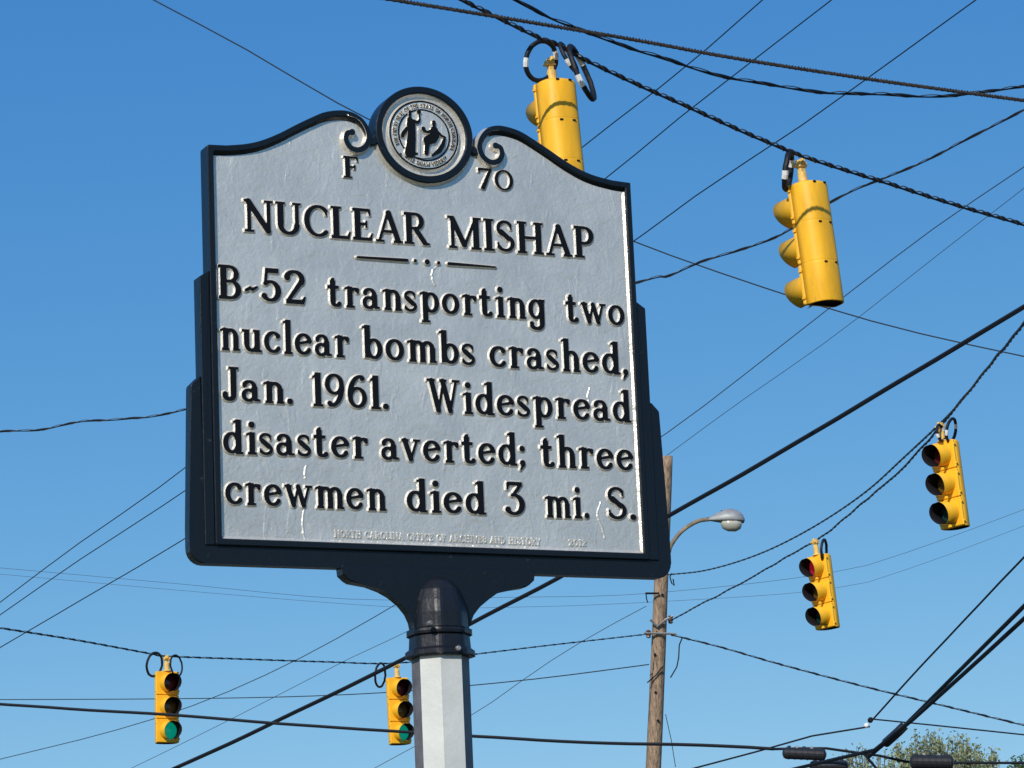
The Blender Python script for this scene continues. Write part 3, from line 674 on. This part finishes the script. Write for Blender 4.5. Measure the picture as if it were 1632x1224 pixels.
def traffic_light(px, py, d, yaw, tilt, lens, label, loops=(), hangcol=None, scale=1.0):
    """px,py: photo position of the housing's top centre; hangs from the span wire just above"""
    root = empty('traffic_light', at(px, py, d)); tag(root, label, 'traffic light', 'traffic lights hung over the junction')
    root.rotation_euler = (Matrix.Rotation(R_(-tilt), 4, 'Y') @ Matrix.Rotation(R_(yaw), 4, 'Z')).to_euler(); root.scale = (scale,) * 3
    link('housing', LIGHT['housing'], root)
    for k, ln_ in enumerate(lens):
        z = -HB * (k + .5)
        dr = link('door', LIGHT['door'], root); dr.location.z = z
        lt = link('latch', LIGHT['latch'], dr)
        vs = link('visor', LIGHT['visor'], root); vs.location.z = z
        le = link('lens', LIGHT[ln_], root); le.location.z = z
    link('hanger', LIGHT['hanger'], root)
    bpy.context.view_layer.update(); inv = root.matrix_world.inverted()
    # cable loops given as photo ellipses: (cx, cy, rx, ry, tilt, depth offset half range, tube px)
    for cx, cy, rx, ry, tl, tw in loops:
        bm = bmesh.new(); N = 28; pts = []
        big = max(rx, ry); dep = math.sqrt(max(0, big * big - min(rx, ry) ** 2)) / FPX * d
        for k in range(N):
            a = 2 * math.pi * k / N; ex, ey = rx * math.cos(a), ry * math.sin(a); c_, s_ = math.cos(R_(tl)), math.sin(R_(tl))
            x = cx + ex * c_ - ey * s_; y = cy + ex * s_ + ey * c_
            dd = (math.cos(a) if rx < ry else math.sin(a)) * dep
            pts.append(inv @ (at(x + random.uniform(-.4, .4), y, d - .05 + dd * .9)))
        tube(bm, pts, tw / 2 / FPX * d, 8, closed=True); lp = obj('cable_loop', bm, CABLE, root)
        for k in ((12, 25) if d < 35 else ()):
            bm = bmesh.new(); tube(bm, [pts[k], pts[k + 1], pts[(k + 2) % N]], tw / 2 / FPX * d * 1.12, 8); obj('tape_band', bm, TAPE, lp)
    return root
D1, D2, D3, D4, D5, D6 = 22.4, 23.75, 32.2, 38.1, 39.5, 42.5
A = traffic_light(881, 135, D1, -152, 3.0, ('red', 'amber', 'green'), 'yellow traffic light seen from behind, partly hidden by the marker top', ((862, 97, 24, 32, 12, 8), (927, 116, 7, 46, -24, 9), (906, 92, 4, 26, -30, 7)))
traffic_light(1281, 297, D2, -141, 4.3, ('red', 'amber', 'green'), 'yellow traffic light seen from behind, right of the marker with clear sky all round', ((1256, 272, 4.5, 30, 6, 9),), scale=1.045)
traffic_light(1502, 704, D3, -45, 3.3, ('red', 'amber', 'green'), 'yellow traffic light facing left, nearest the right edge of the photo', ((1516, 686, 7, 19, 8, 5), (1499, 690, 5, 13, -12, 5)))
traffic_light(1302, 885, D4, -45, 3.6, ('red_lit', 'amber', 'green'), 'yellow traffic light facing left with a red light showing, near the street lamp', ((1313, 877, 4, 17, 2, 4.5),))
traffic_light(266, 1070, D5, 26, -.7, ('red', 'amber', 'green_lit'), 'yellow traffic light with green lit, far left below the marker', ((246, 1059, 12, 19, 10, 4), (281, 1061, 9, 17, -8, 3)))
traffic_light(633, 1080, D6, 26, .9, ('red', 'amber', 'green_lit'), 'yellow traffic light with green lit, close beside the marker post', ((606, 1076, 8, 19, 4, 3.6),))
# ------------------------------------------------------------------ UTILITY POLE, STREET LAMP
DP = 58.0
top = at(1062, 728, DP); low = at(1041.5, 1224, DP); ax = low - top; base = top + ax * (top.z / -ax.z)
pole = empty('utility_pole', base); tag(pole, 'weathered brown wooden utility pole with brackets, leaning slightly, behind the marker', 'utility pole')
PA = (top - base)
bm = bmesh.new(); N = 60; rings = []
for i in range(N + 1):
    t = i / N; c = PA * t; r = .175 - .055 * t
    rings.append([bm.verts.new(c + Vector((math.cos(a), math.sin(a), 0)) * (r + .007 * noise.noise(Vector((math.cos(a) * 2.2, math.sin(a) * 2.2, t * 9))) + .004 * noise.noise(Vector((math.cos(a) * 7, math.sin(a) * 7, t * 5))))) for a in [2 * math.pi * k / 20 for k in range(20)]])
for P_, Q_ in zip(rings, rings[1:]):
    for k in range(20): bm.faces.new((P_[k], P_[(k + 1) % 20], Q_[(k + 1) % 20], Q_[k])).smooth = True
bm.faces.new(rings[0]); bm.faces.new(rings[-1]); obj('shaft', bm, WOOD, pole)
def on_pole(px, py): return at(px, py, DP) - base
def pole_part(name, pts, r, m, n=6, dz=-.18):
    bm = bmesh.new(); tube(bm, [on_pole(*p) + Vector((0, dz, 0)) for p in pts], r, n); return obj(name, bm, m, pole)
for y in (950, 1010, 1045, 1105, 1150):   # knots and through bolts
    x = 1062 + (y - 728) * (-20.5 / 496) + random.uniform(-7, 5); bm = bmesh.new()
    lathe(bm, [(.028, 0), (.022, .02)], 7, M=Matrix.Translation(on_pole(x, y) + Vector((0, -.14, 0))) @ Matrix.Rotation(R_(90), 4, 'X')); obj('bolt', bm, VBLK, pole)
pole_part('bracket', [(1028, 948), (1050, 948)], .02, VBLK); pole_part('tie_wire', [(1029, 948), (1030, 957), (1032, 963)], .012, CABLE)
pole_part('bracket', [(1036, 990), (1047, 1001), (1060, 990), (1072, 984)], .022, STEEL)
pole_part('through_bolt', [(1026, 1011), (1064, 1012), (1078, 1013)], .022, STEEL)
for px, py in ((1068, 989), (1033, 1012)):
    bm = bmesh.new(); lathe(bm, [(.02, -.11), (.06, -.09), (.05, -.05), (.07, -.02), (.05, .02), (.07, .05), (.04, .09)], 12, M=Matrix.Translation(on_pole(px, py) + Vector((0, -.16, 0))) @ Matrix.Scale(.75, 4)); obj('insulator', bm, mat('brown_glaze', (.10, .05, .035), .25), pole)
pole_part('loose_wire', [(1087, 1018), (1082, 1030), (1081, 1050), (1078, 1065), (1068, 1082)], .012, CABLE)
pole_part('tie_wire', [(1070, 916), (1067, 922), (1070, 932), (1074, 936), (1072, 925)], .012, CABLE)
pole_part('ground_wire', [(1060, 1140), (1069, 1180), (1076, 1224)], .008, CABLEG)
pole_part('strap', [(1031, 1090), (1045, 1078), (1056, 1064)], .012, VBLK)
lampL = [(1066, 880), (1070, 868), (1083, 850), (1098, 838), (1114, 830), (1130, 827.5)]
lamp = empty('street_lamp', at(1062, 880, DP - .16)); tag(lamp, 'grey cobra head street lamp on a curved arm beside the marker', 'street lamp')
def lp(px, py, dd=0): return at(px, py, DP - .16 + dd) - lamp.location
bm = bmesh.new(); tube(bm, catmull([lp(*p) for p in lampL], 5), .040, 10); obj('arm', bm, ARMT, lamp)
# head: ellipsoidal shell, axis along the arm
def shell(bm, prof, width, up, dn, c0, axis, side, z0=0, mi=0):
    rings = []
    for t, h in prof:
        c = c0 + axis * t; rr = []
        for k in range(16):
            a = 2 * math.pi * k / 16; s_ = math.sin(a)
            rr.append(bm.verts.new(c + side * (math.cos(a) * h * width) + Vector((0, 0, 1)) * ((up if s_ > 0 else dn) * s_ * h + z0)))
        rings.append(rr)
    for P_, Q_ in zip(rings, rings[1:]):
        for k in range(16):
            f = bm.faces.new((P_[k], P_[(k + 1) % 16], Q_[(k + 1) % 16], Q_[k])); f.smooth = True; f.material_index = mi
    bm.faces.new(rings[0]); bm.faces.new(rings[-1])
ha = lp(1126, 829); hb = lp(1187, 830); axis = (hb - ha); L = axis.length; axis.normalize(); side = Vector((0, 1, 0))
bm = bmesh.new(); shell(bm, [(0, .18), (L * .1, .3), (L * .28, .62), (L * .5, .95), (L * .68, 1), (L * .85, .85), (L * .96, .5), (L, .15)], .19, .225, .05, ha, axis, side)
obj('lamp_head', bm, LAMPG, lamp)
bm = bmesh.new(); shell(bm, [(L * .36, .3), (L * .42, .75), (L * .55, 1), (L * .75, 1), (L * .88, .7), (L * .92, .3)], .155, .02, .175, ha, axis, side, -.03)
obj('lamp_glass', bm, GLASS, lamp)
bm = bmesh.new(); lathe(bm, [(.045, 0), (.045, .05), (.035, .075)], 12, M=Matrix.Translation(lp(1152, 820))); obj('photocell', bm, VBLK, lamp)
bm = bmesh.new(); c = lp(1184, 831); bx(bm, c.x - .03, c.x + .02, c.y - .03, c.y + .03, c.z - .03, c.z + .04, .008); obj('latch', bm, VBLK, lamp)
# ------------------------------------------------------------------ CABLES
def cable(label, pts, d, px, style='plain', m=CABLE, ext=(6, 6), pitch=.30, name='cable', cat='cable', group=None, wob=0, n=6):
    """pts photo pixels, d = depth at first and last point; ext = metres run on beyond each end"""
    L = [0]
    for a, b in zip(pts, pts[1:]): L.append(L[-1] + math.hypot(b[0] - a[0], b[1] - a[1]))
    W = [at(p[0], p[1], d[0] + (d[1] - d[0]) * l / L[-1]) for p, l in zip(pts, L)]
    C = catmull(W, 10)
    if ext[0]: C = [C[0] + (C[0] - C[1]).normalized() * ext[0]] + C
    if ext[1]: C = C + [C[-1] + (C[-1] - C[-2]).normalized() * ext[1]]
    r = px / 2 / FPX * (d[0] + d[1]) / 2
    root_loc = C[0].copy()
    # even samples
    tot = [0]
    for a, b in zip(C, C[1:]): tot.append(tot[-1] + (b - a).length)
    def samp(s):
        for i in range(len(C) - 1):
            if s <= tot[i + 1] or i == len(C) - 2:
                return C[i].lerp(C[i + 1], (s - tot[i]) / max(1e-6, tot[i + 1] - tot[i]))
    bm = bmesh.new(); seed = random.uniform(0, 99)
    if style == 'plain':
        P = []; K = max(12, min(140, int(tot[-1] / (.25 if wob else 1.0))))
        for k in range(K + 1):
            s = tot[-1] * k / K; p = samp(s) - root_loc
            if wob: p = p + Vector((0, 0, wob * r * noise.noise(Vector((s * 1.1, seed, 0))) * 2))
            P.append(p)
        tube(bm, P, r, n)
    elif style == 'lash':
        K = min(1600, int(tot[-1] / pitch * 8)); A_ = []; B_ = []; RA = []
        for k in range(K + 1):
            s = tot[-1] * k / K; p = samp(s) - root_loc
            p = p + Vector((0, 0, wob * r * noise.noise(Vector((s * .9, seed, 0))) * 2))
            ph = 2 * math.pi * (s / pitch + .3 * noise.noise(Vector((s * .8, seed, 3))))
            A_.append(p + Vector((.1, .1, .22)) * r * math.cos(ph)); RA.append(r * (.64 + .26 * math.cos(ph)))
            B_.append(p + Vector((math.cos(ph + 1) * .5, -.45 + .4 * math.sin(ph + 1), -math.sin(ph + 1) * .75)) * r)
        tube(bm, A_, RA, 7); tube(bm, B_, r * .26, 5, mi=1)
    else:
        K = int(tot[-1] / pitch * 8); K = min(K, 1400)
        nst = 3 if style == 'triple' else 2
        base_ = []
        for k in range(K + 1):
            s = tot[-1] * k / K; p = samp(s) - root_loc
            if wob: p = p + Vector((0, 0, wob * r * noise.noise(Vector((s * .9, seed, 0))) * 2))
            base_.append((p, s))
        for q in range(nst):
            P = []
            for p, s in base_:
                ph = 2 * math.pi * (s / pitch + .35 * noise.noise(Vector((s * .7, seed, 3)))) + 2 * math.pi * q / nst
                amp = r * (.62 if nst == 2 else .6)
                P.append(p + Vector((math.cos(ph) * amp * .5, math.cos(ph) * amp * .5, math.sin(ph) * amp)))
            tube(bm, P, r * (.56 if q == 0 else .42), 5)
    o = obj(name, bm, [m, MESS]); o.location = root_loc
    return tag(o, label, cat, group)
cable('thin dark wire falling from the top left edge, passing behind the marker towards the right', [(245, 0), (400, 83), (545, 168), (780, 285), (1018, 388), (1290, 482), (1460, 530), (1632, 568)], (60, 60), 2.2, m=CABLEG)
cable('thick brown grey bundled cable highest across the top right of the photo', [(630, 0), (850, 36), (1010, 63), (1180, 94), (1400, 128), (1632, 160)], (21.2, 23.46), 7.5, 'twist', CABLEB, pitch=.05)
cable('loosely twisted black cable sagging along the top right below the brown bundle', [(820, 0), (900, 36), (1000, 76), (1080, 100), (1160, 122), (1280, 144), (1400, 152), (1540, 150), (1632, 138)], (24, 29), 7, 'lash', pitch=.62, wob=.9)
cable('lashed black span cable carrying the two traffic lights seen from behind', [(735, 0), (800, 32), (862, 62), (885, 70), (925, 92), (1020, 137), (1100, 172), (1200, 217), (1262, 243), (1295, 255), (1400, 288), (1500, 320), (1632, 359)], (21.8, 24.9), 8.6, 'lash', pitch=.16, wob=.3)
cable('topmost of three thin wires climbing behind the marker past the half hidden traffic light', [(0, 960), (120, 870), (292, 748), (600, 500), (926, 236), (1010, 172), (1110, 92), (1215, 0)], (52, 40), 1.7, ext=(6, 8))
cable('middle of three thin wires climbing behind the marker from left edge to top edge', [(0, 980), (130, 890), (292, 784), (620, 556), (968, 282), (1080, 190), (1180, 112), (1325, 0)], (52, 40), 1.7, ext=(6, 8))
cable('lowest of three thin wires climbing behind the marker, crossing the lashed span cable', [(0, 1032), (140, 950), (292, 860), (640, 642), (1016, 380), (1130, 297), (1270, 205), (1400, 112), (1555, 0)], (52, 40), 1.8, ext=(6, 8))
cable('wavy dark cable from the left edge, rising right past the lone rear facing light', [(0, 689), (60, 684), (140, 672), (200, 667), (292, 652), (650, 565), (1016, 452), (1060, 442), (1115, 420), (1175, 402), (1240, 374), (1330, 322), (1400, 287), (1500, 243), (1632, 172)], (54, 44), 4.8, 'lash', pitch=.62, ext=(6, 8), wob=1.1)
cable('upper of two parallel thin wires running from the right edge past the pole top', [(1632, 266), (1480, 370), (1300, 508), (1180, 602), (1060, 692), (880, 810), (700, 920), (630, 964), (480, 1048), (330, 1116), (180, 1165), (0, 1210)], (56, 70), 1.4, m=CABLEG, ext=(8, 8))
cable('lower, fainter of two parallel thin wires running from the right edge past the pole top', [(1632, 300), (1500, 402), (1330, 535), (1180, 640), (1065, 724), (880, 860), (700, 980), (560, 1048), (400, 1130), (260, 1200), (210, 1224)], (58, 70), .9, m=CABLEG, ext=(8, 8))
cable('thick straight black cable climbing from the bottom left behind the post to the right edge', [(280, 1224), (440, 1150), (650, 1047), (752, 993), (895, 918), (1068, 821), (1250, 717), (1430, 610), (1632, 489)], (34, 27), 7, m=CABLE, wob=.15)
cable('span wire of the two green lit traffic lights, running on to the wooden pole', [(0, 1001), (120, 1020), (240, 1042), (265, 1046), (400, 1051), (520, 1055), (632, 1057), (755, 1043), (880, 1028), (1030, 1011)], (36.5, 57.5), 3.2, 'lash', pitch=.36, ext=(8, 0))
cable('thick black nearly level cable crossing in front of the two green lit traffic lights', [(0, 1122), (110, 1130), (300, 1141), (480, 1156), (640, 1166), (760, 1174), (950, 1184), (1150, 1189), (1232, 1194)], (34, 30), 5.6, wob=.3, ext=(8, 0))
cable('faint thin wire level across the lower left, passing behind the post to the pole', [(0, 1115), (230, 1114), (440, 1111), (610, 1104), (755, 1092), (880, 1079), (1034, 1059)], (70, 57.7), 1.7, m=CABLEG, ext=(8, 0))
cable('black span cable carrying the two left facing traffic lights, tied to the wooden pole', [(1066, 990), (1120, 962), (1190, 925), (1260, 885), (1313, 853), (1370, 806), (1440, 745), (1508, 668), (1570, 592), (1632, 515)], (57.8, 25), 4.2, 'lash', pitch=.35, ext=(0, 8), wob=.5)
cable('black cable sagging from the wooden pole up to the rightmost traffic light', [(1066, 916), (1120, 910), (1180, 894), (1240, 870), (1310, 832), (1380, 784), (1440, 730), (1508, 666), (1540, 629)], (57.8, 30.5), 3.6, 'lash', pitch=.4, ext=(0, 0))
cable('dark cable falling to the right from the pole bracket down to the right edge', [(1070, 1012), (1150, 1032), (1240, 1058), (1380, 1095), (1500, 1124), (1632, 1156)], (57.8, 50), 3.8, 'lash', pitch=.5, ext=(0, 8))
cable('thin black wire running steeply down from the right edge to the small white fitting', [(1632, 888), (1540, 985), (1440, 1092), (1388, 1150)], (28, 33), 3.2, wob=.2, ext=(6, 0))
cable('thin wire falling right from the small white fitting past the treetop', [(1390, 1146), (1480, 1155), (1632, 1171)], (33, 33), 2.6, ext=(0, 6))
cable('thin wire falling left from the small white fitting to the bottom edge', [(1386, 1158), (1355, 1156), (1270, 1180), (1180, 1205), (1100, 1226)], (33, 34), 3.0, ext=(0, 6))
cable('upper of two thick black cables slanting down from the right edge to the splice', [(1632, 966), (1560, 1038), (1480, 1118), (1430, 1168), (1385, 1206)], (24, 30), 6.5, ext=(6, 0))
cable('lower of two thick black cables slanting down from the right edge to the splice', [(1632, 986), (1560, 1052), (1480, 1124), (1432, 1166), (1380, 1202), (1300, 1216), (1240, 1232)], (24.4, 30), 6.5, ext=(6, 5))
cable('black cable leaving the splice junction and dropping below the frame by the treetop', [(1376, 1200), (1388, 1212), (1402, 1230)], (30, 30), 4.5, ext=(0, 4))
cable('black cable running right from the splice junction towards the right edge', [(1232, 1194), (1330, 1194), (1366, 1200), (1420, 1206), (1455, 1215), (1520, 1215), (1632, 1215)], (30, 30), 4.6, wob=.5, ext=(0, 6))
cable('upper of two faint distant wires crossing the whole photo behind marker bracket and pole', [(0, 905), (280, 930), (560, 955), (800, 952), (1030, 946), (1330, 912), (1480, 868), (1632, 812)], (80, 76), .65, m=CABLEG, ext=(8, 8))
cable('lower of two faint distant wires crossing the whole photo behind marker bracket and pole', [(0, 915), (300, 942), (620, 967), (800, 968), (1030, 960), (1330, 938), (1480, 895), (1632, 838)], (80, 76), .55, m=CABLEG, ext=(8, 8))
cable('faint thin wire slanting from the pole bracket down left to the post', [(1030, 966), (940, 1015), (860, 1065), (760, 1135), (660, 1190)], (60, 64), 1.0, m=CABLEG, ext=(0, 4))
# small white strain fitting
fit = empty('strain_insulator', at(1381, 1156, 33)); tag(fit, 'small white strain insulator where thin wires meet above the treetop', 'insulator')
bm = bmesh.new(); lathe(bm, [(.018, -.035), (.034, -.02), (.034, .02), (.018, .035)], 10, M=Matrix.Rotation(R_(60), 4, 'Y') @ Matrix.Scale(.72, 4)); obj('ceramic', bm, TAPE, fit)
bm = bmesh.new(); lathe(bm, [(.012, .04), (.028, .055), (.028, .085), (.012, .10)], 10, M=Matrix.Rotation(R_(40), 4, 'Y')); obj('clamp', bm, VBLK, fit)
# splice closures
def closure(x0, y0, x1, y1, d, hpx, label, ribs=True):
    a, b = at(x0, y0, d), at(x1, y1, d); root = empty('splice_closure', (a + b) / 2); tag(root, label, 'splice case', 'cable splice cases at the bottom right')
    ax_ = (b - a); L = ax_.length; r = hpx / 2 / FPX * d
    q = ax_.to_track_quat('Z', 'Y').to_matrix().to_4x4()
    bm = bmesh.new(); P = [(r * .3, -L / 2), (r * .8, -L * .47), (r, -L * .42)]
    for k in range(6):
        z = -L * .36 + k * L * .144; P += [(r, z - L * .02), (r * 1.06, z - L * .012), (r * 1.06, z + L * .012), (r, z + L * .02)]
    P += [(r, L * .42), (r * .8, L * .47), (r * .3, L / 2)]
    lathe(bm, P, 16, M=q); obj('case', bm, SPLICE, root)
    for k in range(5):
        c = ax_ * ((k - 2) * .17) + Vector((0, 0, 1)) * r * 1.0; bm = bmesh.new(); bx(bm, c.x - .016, c.x + .016, c.y - .02, c.y + .02, c.z - .01, c.z + .014, .003)
        obj('clip', bm, STEEL if k % 2 else SPLICE, root)
closure(1247, 1200, 1317, 1203, 29.6, 19, 'black splice case hanging on the level cable, fully in view left of the treetop')
closure(1290, 1221, 1352, 1220, 30.2, 17, 'black splice case cut by the bottom edge, just below the fully visible case')
closure(1450, 1214, 1520, 1215, 29.6, 23, 'black splice case in front of the treetop at the bottom edge')
sl_ = bmesh.new(); tube(sl_, [at(1442, 1156, 29.6), at(1432, 1166, 29.6), at(1412, 1184, 29.8)], .045, 10); tag(obj('cable_sleeve', sl_, SPLICE), 'thick black sleeve where the two slanting cables join', 'cable sleeve')
# ------------------------------------------------------------------ TREES
def leafy_tree(px, top_py, d, width, label, leafm, nleaf, seed, spread_px=0):
    rnd = random.Random(seed); tp = at(px, top_py, d); base = Vector((tp.x, tp.y, 0)); H = tp.z
    root = empty('tree', base); tag(root, label, 'tree')
    bm = bmesh.new(); th = H * .38
    P = [Vector((.12 * math.sin(t * 3 + seed), .1 * math.sin(t * 4), t * th)) for t in [k / 8 for k in range(9)]]
    tube(bm, P, [.20 - .07 * k / 8 for k in range(9)], 10); trunk = obj('trunk', bm, BARK, root)
    bm = bmesh.new(); tips = []
    def limb(p, dr, L, r, lev):
        pts = [p]; q = p.copy(); dd = dr.copy(); n = 5
        for k in range(n):
            dd = (dd + Vector((rnd.uniform(-.16, .16), rnd.uniform(-.16, .16), .12))).normalized(); q = q + dd * L / n; pts.append(q.copy())
            if lev < 3 and k >= 1:
                for _ in range(2 if lev else 3):
                    a = rnd.uniform(0, 6.28); s_ = Vector((math.cos(a), math.sin(a), rnd.uniform(.5, 1.3))).normalized()
                    limb(q, (dd * .5 + s_).normalized(), L * rnd.uniform(.40, .62), r * .5, lev + 1)
        if lev >= 2: tips.extend(pts[2:])
        tube(bm, pts, [r * (1 - .7 * k / n) for k in range(n + 1)], 4 if lev > 1 else 6)
    for k in range(7):
        a = 2 * math.pi * k / 7 + rnd.uniform(-.3, .3); L = H * rnd.uniform(.26, .36)
        limb(P[-1] - Vector((0, 0, rnd.uniform(0, .8))), Vector((math.cos(a) * width / 5, math.sin(a) * width / 5, 1)).normalized(), L, .09, 0)
    mz = max(t.z for t in tips)
    mr = max(math.hypot(v.co.x, v.co.y) for v in bm.verts if v.co.z > th); kx = min(1, width * .9 / mr)
    for v in bm.verts:
        if v.co.z > th * .98: v.co.x *= kx; v.co.y *= kx
    tips = [Vector((t.x * kx, t.y * kx, t.z)) for t in tips]
    shoots = []
    for k in range(int(150 * width)):
        rho = math.sqrt(rnd.random()); a = rnd.uniform(0, 6.283); dome = (H - .12) - .6 * rho ** 3 - rnd.random() ** 1.5 * .75
        hh = rnd.uniform(.35, .9); x, y = rho * width * math.cos(a), rho * width * math.sin(a)
        q = Vector((x * .93, y * .93, dome - hh)); e = Vector((x, y, dome)); md = q.lerp(e, .5) + Vector((rnd.uniform(-.06, .06), rnd.uniform(-.06, .06), 0))
        shoots.append(catmull([q, md, e], 3))
    k_ = H / mz
    for v in bm.verts:
        if v.co.z > th: v.co.z = th + (v.co.z - th) * (H - .45 - th) / (mz - th)
    for sh in shoots: tube(bm, sh, [.009 - .006 * i / len(sh) for i in range(len(sh))], 3)
    obj('limbs', bm, BARK, root)
    tips2 = [Vector((t.x, t.y, th + (t.z - th) * (H - .45 - th) / (mz - th))) for t in tips]
    bm = bmesh.new()
    for i in range(nleaf):
        if i % 3:
            sh = rnd.choice(shoots); a_ = rnd.randrange(len(sh) - 1); t = sh[a_].lerp(sh[a_ + 1], rnd.random())
            if rnd.random() < .25: t = t - Vector((0, 0, rnd.uniform(.2, 1.4)))
        else:
            t = rnd.choice(tips2)
            t = Vector((t.x, t.y, min(t.z, H - .5)))
        c = t + Vector((rnd.gauss(0, .045), rnd.gauss(0, .045), rnd.gauss(0, .07)))
        s_ = rnd.uniform(.022, .05); a = Vector((rnd.gauss(0, 1), rnd.gauss(0, 1), rnd.gauss(0, 1))).normalized(); b = a.orthogonal().normalized()
        b = b * math.cos(i) + a.cross(b) * math.sin(i)
        bm.faces.new([bm.verts.new(c + a * s_), bm.verts.new(c + b * s_ * .6), bm.verts.new(c - a * s_), bm.verts.new(c - b * s_ * .6)])
    tag(obj('foliage', bm, leafm, root, recalc=False), kind='stuff')
    return root
leafy_tree(1368, 1176, 62, .75, 'sparse spring green treetop behind the slanting cables', LEAF1, 4500, 3)
leafy_tree(1492, 1158, 65, 1.3, 'light green leafy treetop at the bottom right, behind the splice case', LEAF1, 14000, 11)
leafy_tree(1655, 1180, 60, .75, 'darker green treetop cut by the right edge of the photo', LEAF2, 16000, 5)
